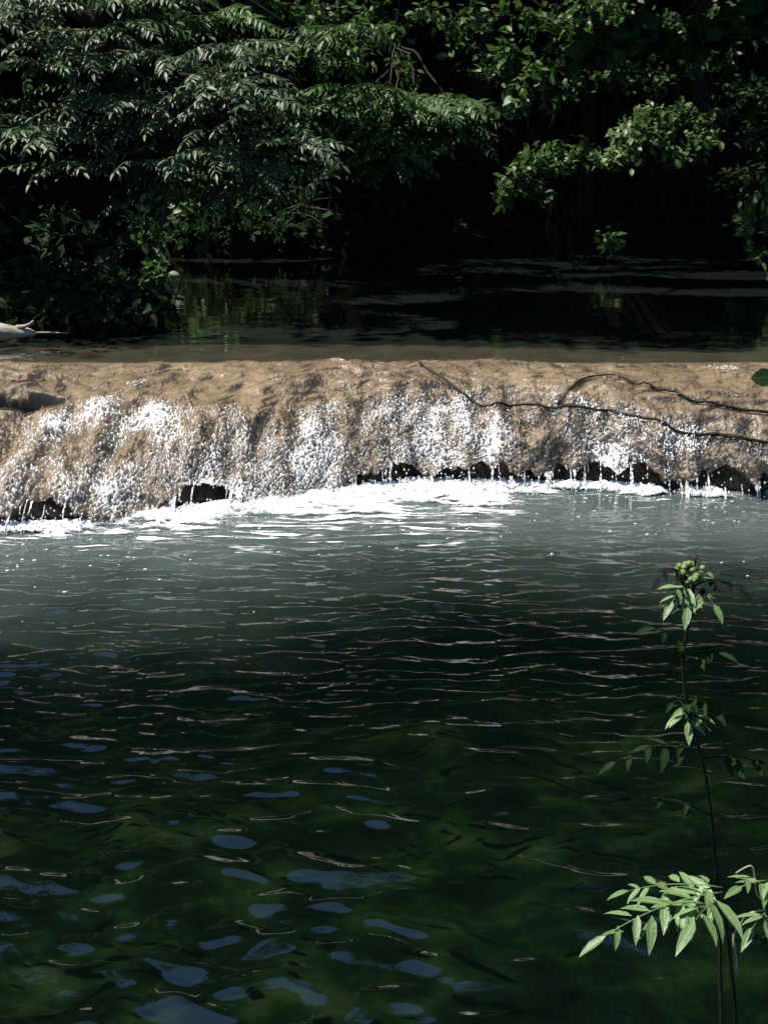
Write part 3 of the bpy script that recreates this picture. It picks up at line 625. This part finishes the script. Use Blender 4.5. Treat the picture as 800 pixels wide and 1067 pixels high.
def leaf_bush(name, label, cat, group, base, lobes, mat, seed, leaf=.11, kind='oval', limb_r=.02, flat=.6, horiz=1.0):
    """lobes: (px, py, Y, rx, ry, rz, n) clumps of simple leaves on twigs"""
    r = np.random.RandomState(seed); base = np.asarray(base, float)
    root = empty(name, base); tag(root, label, cat, group); tb, cb = MB(), MB()
    for (px, py, Y, rx, ry, rz, n_) in lobes:
        c = P(px, py, Y); tb.tube(limb_path(base + r.normal(0, .05, 3), c, r, .2), np.linspace(limb_r, .006, 7), 6)
        nt_ = max(4, n_ // 14)
        tips = c + norm(r.normal(0, 1, (nt_, 3))) * (r.rand(nt_, 1) ** .5) * np.array([rx, ry, rz])
        for q in tips:
            pth = limb_path(c, q, r, .12, 5); tb.tube(pth, np.linspace(.006, .003, 5), 4)
            k_ = 14; u = r.uniform(.35, 1.05, k_)[:, None]
            pos = c + (q - c) * u + r.normal(0, .05, (k_, 3)); dd = norm(q - c)
            d = dd * .5 + r.normal(0, .6, (k_, 3)); d[:, 2] -= .25
            nn = r.normal(0, flat, (k_, 3)) + np.array([0, -.25, horiz])
            put_leaves(cb, kind, pos, d, nn, leaf * r.uniform(.6, 1.25, k_))
    tb.obj('branches', M['bark'], root); cb.obj('foliage', M[mat], root, smooth=False)
    return root
def G(px, Y):
    x = P(px, 300, Y)[0]; return np.array([x, Y, float(ground_z(np.array([x]), np.array([float(Y)]))[0])])

# the drooping tree on the left bank
b = G(60, 12.6)
spray_tree('drooping_tree', 'broad tree with long compound leaves drooping over the water at the left', 'tree', None, b,
           [(40, 40, 11.8, .45, .22, 6), (120, 45, 11.6, .45, .16, 7), (200, 70, 11.5, .4, .14, 7), (250, 110, 11.4, .3, .16, 6), (285, 150, 11.3, .22, .16, 5), (60, 110, 11.6, .45, .2, 6),
            (150, 115, 11.5, .4, .16, 6), (215, 155, 11.6, .3, .14, 5), (245, 190, 11.8, .25, .12, 4), (100, 150, 11.8, .5, .2, 6), (20, 140, 11.7, .4, .25, 6), (180, 185, 12, .4, .12, 4), (130, 0, 11.6, .6, .14, 6), (20, 0, 11.7, .4, .14, 4)],
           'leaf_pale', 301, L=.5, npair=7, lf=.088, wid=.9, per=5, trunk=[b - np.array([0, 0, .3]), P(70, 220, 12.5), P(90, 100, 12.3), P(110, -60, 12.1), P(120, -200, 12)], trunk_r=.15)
b = G(-60, 13.4)
spray_tree('drooping_tree', 'dark compound leaved tree filling the shade behind the pale drooping tree', 'tree', None, b,
           [(0, 60, 13, .8, .5, 10), (100, 20, 13.2, .8, .4, 10), (230, 20, 13.4, .7, .35, 10), (320, 40, 13.8, .5, .25, 6), (330, 100, 13.8, .4, .18, 4), (60, 200, 13.0, .6, .3, 4)],
           'leaf', 302, L=.5, npair=6, lf=.10, wid=.9, trunk=[b - np.array([0, 0, .3]), P(-40, 150, 13.3), P(40, 0, 13.3), P(90, -150, 13.3)], trunk_r=.12)
# stump-like column of leaves at the water's edge
b = G(158, 11.1)
leaf_bush('ivy_column', 'narrow column of small leaves hanging to the water at the edge of the left bank', 'ivy', None, b,
          [(160, 255, 11.1, .12, .15, .22, 120), (168, 290, 11.0, .10, .15, .2, 120), (166, 325, 11.0, .12, .15, .15, 120), (150, 230, 11.2, .16, .2, .2, 110), (178, 200, 11.3, .14, .2, .14, 80)], 'leaf', 303, leaf=.075, kind='oval')
leaf_bush('creeper', 'thin creeper with few leaves in the deep shade at the far left', 'creeper', None, G(40, 11.6),
          [(60, 225, 11.6, .12, .2, .2, 26), (45, 260, 11.5, .1, .2, .2, 20), (30, 310, 11.3, .06, .2, .14, 16)], 'leaf_pale', 304, leaf=.08)
leaf_bush('sprig', 'small pale green sprig reaching over the dark pool beside the ivy column', 'sprig', None, G(172, 12.4),
          [(214, 255, 12.3, .07, .07, .04, 24)], 'leaf_yellow', 305, leaf=.085, limb_r=.006)
# the ferny boughs at the middle
b = G(400, 18.0)
spray_tree('ferny_tree', 'slim tree with fern-like boughs catching the light at the centre', 'tree', None, b,
           [(405, 110, 14.4, .4, .2, 8), (440, 115, 14.3, .38, .2, 8), (470, 120, 14.2, .22, .14, 4), (430, 150, 14.2, .3, .12, 5), (380, 170, 14.6, .4, .12, 2)],
           'leaf', 306, L=.5, npair=8, lf=.095, trunk=[b - np.array([0, 0, .3]), P(395, 190, 17.2), P(405, 80, 16), P(420, -20, 15.4)], trunk_r=.028, droop=.9)
# small-leaved tree between the trunks
b = G(560, 18.2)
leaf_bush('young_tree', 'young tree with scattered light green leaves beside the dark trunks', 'tree', None, b,
          [(530, 55, 16.2, .3, .3, .3, 120), (560, 80, 16.0, .4, .3, .35, 170), (600, 40, 16.2, .5, .4, .3, 150), (545, 110, 16, .2, .2, .15, 60), (590, 95, 16, .3, .3, .15, 70), (650, 20, 16.4, .5, .4, .25, 110), (500, 20, 16.6, .4, .3, .25, 90), (380, 20, 16.8, .5, .4, .25, 90), (470, 35, 16.8, .3, .3, .25, 60)], 'leaf', 307, leaf=.13, limb_r=.05)
leaf_bush('young_tree', 'loose light green tree at the top right behind the broad leaved bough', 'tree', None, G(740, 18.2),
          [(680, 30, 15.8, .55, .4, .28, 330), (730, 60, 15.8, .5, .4, .28, 330), (780, 20, 15.9, .55, .4, .3, 330), (785, 95, 15.8, .45, .4, .3, 260), (640, 75, 15.9, .4, .3, .25, 240), (790, 140, 15.8, .35, .3, .25, 160), (620, 5, 15.9, .6, .4, .22, 240), (560, 20, 15.9, .5, .4, .25, 220), (690, 90, 16.2, .5, .3, .2, 160), (510, 80, 16.3, .35, .3, .3, 120)], 'leaf', 341, leaf=.088, limb_r=.05)
leaf_bush('young_tree', 'bright green feathery tree at the top between left tree and dark trunks', 'tree', None, G(350, 18.0),
          [(340, 15, 15.4, .5, .4, .25, 200), (290, 5, 15.2, .5, .4, .2, 160), (390, 35, 15.8, .45, .4, .25, 160), (360, 65, 15.6, .4, .4, .2, 130), (420, 70, 16.2, .35, .3, .2, 90), (450, 10, 16.4, .4, .3, .2, 90), (330, 120, 15.6, .4, .3, .3, 120), (400, 100, 15.8, .3, .3, .2, 80), (500, 60, 16.6, .3, .3, .3, 70)], 'leaf', 342, leaf=.10, limb_r=.05)
# pale bush and arching bush on the far right
leaf_bush('pale_bush', 'pale green sunlit bush on the far bank at the right', 'bush', None, G(690, 17.4),
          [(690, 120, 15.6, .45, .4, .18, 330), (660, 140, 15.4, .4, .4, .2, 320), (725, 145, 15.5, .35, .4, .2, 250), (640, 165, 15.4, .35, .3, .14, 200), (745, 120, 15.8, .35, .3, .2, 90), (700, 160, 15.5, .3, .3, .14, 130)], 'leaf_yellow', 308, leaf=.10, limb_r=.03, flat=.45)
leaf_bush('arching_bush', 'low bush arching down to the dark pool left of the pale bush', 'bush', None, G(590, 17.2),
          [(570, 165, 15.3, .35, .3, .14, 170), (540, 185, 15.2, .2, .25, .16, 130), (600, 165, 15.3, .3, .3, .14, 130), (525, 205, 15.1, .1, .2, .12, 60), (560, 195, 15.2, .2, .2, .14, 80), (637, 250, 15.6, .08, .1, .1, 16)], 'leaf', 309, leaf=.11, limb_r=.03)
leaf_bush('green_bush', 'bright green bush on the far bank mirrored in the pool beside the ivy column', 'bush', None, G(225, 18.4),
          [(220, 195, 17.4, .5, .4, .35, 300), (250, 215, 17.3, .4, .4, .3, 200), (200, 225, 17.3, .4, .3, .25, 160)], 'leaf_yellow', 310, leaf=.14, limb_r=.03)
# bushes in the dark along the banks
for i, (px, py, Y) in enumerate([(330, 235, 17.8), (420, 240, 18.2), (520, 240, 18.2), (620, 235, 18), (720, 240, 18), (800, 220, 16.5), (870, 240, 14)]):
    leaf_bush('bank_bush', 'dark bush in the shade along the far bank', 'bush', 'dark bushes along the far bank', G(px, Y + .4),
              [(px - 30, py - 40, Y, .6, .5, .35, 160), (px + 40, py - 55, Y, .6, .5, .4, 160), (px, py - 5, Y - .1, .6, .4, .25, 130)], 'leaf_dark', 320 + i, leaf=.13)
leaf_bush('bank_bush', 'dark mat of leaves added to blacken the left bank behind the drift log', 'bush', None, G(70, 11.6),  # added cover: dark leaves stand in for the black shade here
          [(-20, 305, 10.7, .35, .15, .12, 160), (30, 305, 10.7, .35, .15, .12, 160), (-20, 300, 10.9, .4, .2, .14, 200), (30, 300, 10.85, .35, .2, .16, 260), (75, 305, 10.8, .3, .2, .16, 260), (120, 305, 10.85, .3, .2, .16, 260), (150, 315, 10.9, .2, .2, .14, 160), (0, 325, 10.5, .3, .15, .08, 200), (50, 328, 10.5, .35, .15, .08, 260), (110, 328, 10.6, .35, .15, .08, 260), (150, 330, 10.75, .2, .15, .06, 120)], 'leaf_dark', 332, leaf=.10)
leaf_bush('bank_bush', 'dark leafy tangle added to cover the far bank right of the ivy column', 'bush', None, G(270, 17.5),  # added to hide sun streaks on the far bank
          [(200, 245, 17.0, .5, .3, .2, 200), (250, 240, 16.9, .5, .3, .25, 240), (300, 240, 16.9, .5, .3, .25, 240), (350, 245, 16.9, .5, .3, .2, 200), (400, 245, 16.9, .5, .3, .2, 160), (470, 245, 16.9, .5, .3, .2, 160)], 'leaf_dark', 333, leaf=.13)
leaf_bush('bank_bush', 'leafy bush leaning in over the pool at the right edge', 'bush', None, G(850, 12.8),
          [(795, 200, 12.6, .18, .25, .14, 60), (790, 235, 12.6, .16, .25, .14, 60), (800, 270, 12.5, .16, .25, .16, 70), (840, 230, 12.8, .4, .4, .5, 220)], 'leaf', 330, leaf=.11)
# broad-leaved bough hanging in at the upper right, nearer
leaf_bush('broad_leaved_bough', 'bough of large dim green leaves hanging at the upper right', 'bough', None, P(960, -60, 11.6),
          [(690, 35, 11.3, .34, .25, .12, 30), (630, 45, 11.3, .15, .15, .07, 14), (740, 40, 11.4, .3, .25, .14, 30), (790, 10, 11.4, .24, .2, .12, 26)], 'leaf_broad', 331, leaf=.19, kind='broad', limb_r=.02, horiz=.5)

# ------------------------------------------------------------------ things lying about
# bleached drift log
r = np.random.RandomState(44); root = empty('drift_log', P(-60, 352, 10.25)); tag(root, 'pale bleached drift log lying at the water edge on the far left', 'log')
mb = MB(); a = P(-230, 356, 10.3); b = P(37, 347, 10.2)
pts = smooth_path([a, P(-90, 352, 10.3), P(-10, 346, 10.22), b], 22); mb.tube(pts, np.concatenate([np.linspace(.10, .065, 17), [.05, .045, .035, .03, .02]]), 10, .35, r)
mb.obj('trunk', M['wood'], root)
mb = MB(); mb.tube(smooth_path([P(18, 341, 10.2), P(26, 340, 10.18), P(33, 337, 10.16), P(35, 334, 10.15)], 8), np.linspace(.02, .008, 8), 6, .2, r); mb.obj('branch_stub', M['wood'], root)
mb = MB(); mb.tube(smooth_path([P(35, 347, 10.2), P(50, 346.5, 10.2), P(72, 347, 10.2)], 8), np.linspace(.012, .003, 8), 6, .2, r); mb.obj('twig', M['wood'], root)

# thin dark branches lying on the ledge
def on_rock(px, py):
    i = np.argmin((BX - px) ** 2 + (BY - py) ** 2); return film_v.reshape(-1, 3)[i]
def lying_branch(name, label, path, r0, r1, side=None, seed=1):
    r = np.random.RandomState(seed); pts = np.array([on_rock(*p) + np.array([0, -.004, .010]) for p in smooth_path([(a, b, 0) for a, b in path], 46)[:, :2]])
    pts += r.normal(0, .003, pts.shape); root = empty(name, pts[0]); tag(root, label, 'branch')
    mb = MB(); mb.tube(pts, np.linspace(r0, r1, len(pts)) * (1 + .25 * r.rand(len(pts))), 7, .2, r); mb.obj('stem', M['twig'], root)
    for sd in side or []:
        q = np.array([on_rock(*p) + np.array([0, -.004, .012]) for p in sd]); mb = MB(); mb.tube(smooth_path(q, 10), np.linspace(r1 * .9, r1 * .4, 10), 5, .2, r); mb.obj('side_twig', M['twig'], root)
lying_branch('fallen_branch', 'long thin dark branch lying across the right half of the ledge', [(436, 386), (462, 397), (486, 411), (505, 421), (518, 424), (540, 423), (570, 427), (598, 429), (628, 434), (632, 432), (650, 436), (680, 444), (712, 455), (745, 456), (775, 463), (812, 467)], .007, .010,
             [[(740, 456), (760, 459), (785, 468)], [(580, 426), (594, 412), (608, 401), (626, 396), (640, 396)]], 3)
lying_branch('fallen_branch', 'shorter thin dark branch lying above the long one on the ledge', [(644, 397), (668, 403), (690, 409), (710, 416), (730, 422), (760, 426), (812, 433)], .006, .009, None, 4)

# floating leaf and near twig
mb = MB(); put_leaves(mb, 'oval', np.array([P(474, 291, 14.5)]) + np.array([[0, 0, .012]]), np.array([[1, .1, .15]]), np.array([[0, -.35, 1.]]), np.array([.09]))
o = mb.obj('floating_leaf', M['stem_pale'], origin=P(474, 291, 14.5)); tag(o, 'tiny pale leaf floating on the lit strip of the upper pool', 'leaf')

# ------------------------------------------------------------------ herbs on the near bank
def herb_leaf(root, base, tip, npair, lf, mat, seed, droop=.5, kind='lance', wid=1.0, up=(0, -.25, 1), ang=1.0):
    r = np.random.RandomState(seed); mb = MB(); base = np.asarray(base); d = np.asarray(tip) - base; L = np.linalg.norm(d)
    d = d / L + np.array([0, 0, droop * .5])
    pinnate(mb, r, base, d, L, npair, lf, kind, droop, wid, up, .0022, ang); return mb.obj('leaf', M[mat], root)
def stem(root, pts, r0, r1, mat='stem', n=20):
    mb = MB(); mb.tube(smooth_path(pts, n), np.linspace(r0, r1, n), 8); return mb.obj('stem', M[mat], root)

Y = 2.62
foot = P(748, 1180, Y); foot[2] = ground_z(np.array([foot[0]]), np.array([2.0]))[0] * 0 + foot[2]
root = empty('elder_herb', foot); tag(root, 'tall dark-stemmed herb with a pale green bud head standing before the pool', 'plant')
st = [P(752, 1250, Y), P(750, 1000, Y), P(738, 830, Y), P(716, 735, Y), P(711, 685, Y), P(717, 650, Y), P(722, 618, Y), P(720, 596, Y)]
stem(root, st, .0045, .003)
# bud head
r = np.random.RandomState(60); mb = MB()
for i in range(46):
    q = norm(r.normal(0, 1, 3)); c = P(718, 597, Y) + q * np.array([.030, .024, .024]) * r.uniform(.55, 1)
    mb.add(ico_v * r.uniform(.006, .0095) + c, ico_f)
mb.obj('bud_head', M['bud'], root)
for k, (a, b, n_, lf, mt, dr) in enumerate([((722, 612), (742, 634), 1, .045, 'leaf_herb', .8), ((720, 618), (716, 638), 1, .05, 'leaf_herb', 1.0), ((718, 612), (700, 632), 1, .045, 'leaf_herb', .8), ((720, 600), (735, 598), 1, .03, 'leaf_herb', .5),
                                           ((722, 612), (770, 612), 3, .036, 'leaf_black', 1.3), ((716, 604), (686, 600), 2, .036, 'leaf_black', 1.6), ((720, 616), (696, 636), 1, .035, 'leaf_black', .6), ((722, 592), (726, 580), 1, .016, 'leaf_black', .3),
                                           ((712, 740), (716, 756), 2, .05, 'leaf_herb', 1.2), ((712, 735), (700, 735), 1, .035, 'leaf_herb_shaded', .8), ((716, 730), (742, 742), 2, .045, 'leaf_herb_shaded', .8),
                                           ((725, 775), (640, 800), 3, .045, 'leaf_herb_shaded', .7), ((732, 790), (800, 800), 2, .05, 'leaf_herb_shaded', .6), ((712, 690), (682, 650), 2, .05, 'leaf_herb_shaded', 1.2), ((713, 690), (750, 680), 2, .045, 'leaf_herb_shaded', 1.0),
                                           ((742, 850), (655, 838), 1, .04, 'leaf_herb_shaded', .6)]):
    herb_leaf(root, P(*a, Y), P(*b, Y - .06), n_, lf, mt, 400 + k, dr)
# long leaves low on the right: pale and sunlit
Y = 2.45
foot = P(775, 1190, Y); root = empty('elder_herb', foot); tag(root, 'leafy herb holding out two large pale compound leaves at the bottom right', 'plant')
stem(root, [P(775, 1230, Y), P(768, 1080, Y), P(757, 970, Y), P(752, 928, Y)], .0045, .0025)
for k, (a, b, n_, lf, mt, dr, yy) in enumerate([((752, 930), (630, 980), 6, .066, 'leaf_herb', .55, -.10), ((752, 940), (722, 965), 2, .085, 'leaf_herb', .8, -.12), ((752, 925), (655, 932), 5, .055, 'leaf_herb', .5, .06),
                                               ((752, 930), (690, 960), 4, .068, 'leaf_herb', .8, -.02)]):
    herb_leaf(root, P(*a, Y), P(*b, Y + yy), n_, lf, mt, 440 + k, dr, wid=.8)
Y = 2.4
foot = P(800, 1190, Y); root = empty('elder_herb', foot); tag(root, 'spindly herb with pale bent stalks cut by the right edge', 'plant')
stem(root, [P(806, 1240, Y), P(803, 1080, Y), P(801, 985, Y), P(799, 945, Y)], .004, .002)
mb = MB(); mb.tube(smooth_path([P(768, 1018, Y), P(766, 995, Y), P(764, 975, Y), P(772, 962, Y), P(780, 952, Y), P(798, 948, Y)], 18), np.linspace(.0032, .0024, 18), 7); mb.obj('stalk', M['stem_pale'], root)
mb = MB(); mb.tube(smooth_path([P(766, 910, Y), P(776, 904, Y), P(783, 903, Y), P(786, 915, Y), P(788, 932, Y), P(799, 940, Y)], 18), np.linspace(.0018, .0022, 18), 7); mb.obj('stalk', M['stem_pale'], root)
for k, (a, b, n_, lf, mt, dr) in enumerate([((800, 918), (772, 926), 1, .05, 'leaf_herb', .4), ((800, 950), (784, 970), 1, .055, 'leaf_herb', .8), ((800, 925), (820, 925), 2, .05, 'leaf_herb', .5), ((800, 955), (815, 985), 2, .06, 'leaf_herb_shaded', .8)]):
    herb_leaf(root, P(*a, Y), P(*b, Y - .05), n_, lf, mt, 460 + k, dr)
# a twig reaching in at the right edge with one dark leaf in view
Y = 3.2; root = empty('leafy_twig', P(900, 420, Y)); tag(root, 'twig with dark green leaves reaching in at the right edge before the ledge', 'twig')
stem(root, [P(980, 450, Y), P(900, 415, Y), P(830, 396, Y), P(806, 393, Y)], .005, .0025)
for k, (a, d, s) in enumerate([((806, 393), (-1, .1, -.05), .055), ((840, 398), (-.4, -.2, .5), .07), ((860, 405), (.2, -.3, -.6), .07)]):
    mb = MB(); put_leaves(mb, 'broad', np.array([P(*a, Y)]), np.array([d]), np.array([(0.1, -1., .35)]), np.array([s])); mb.obj('leaf', M['leaf_dark'], root)
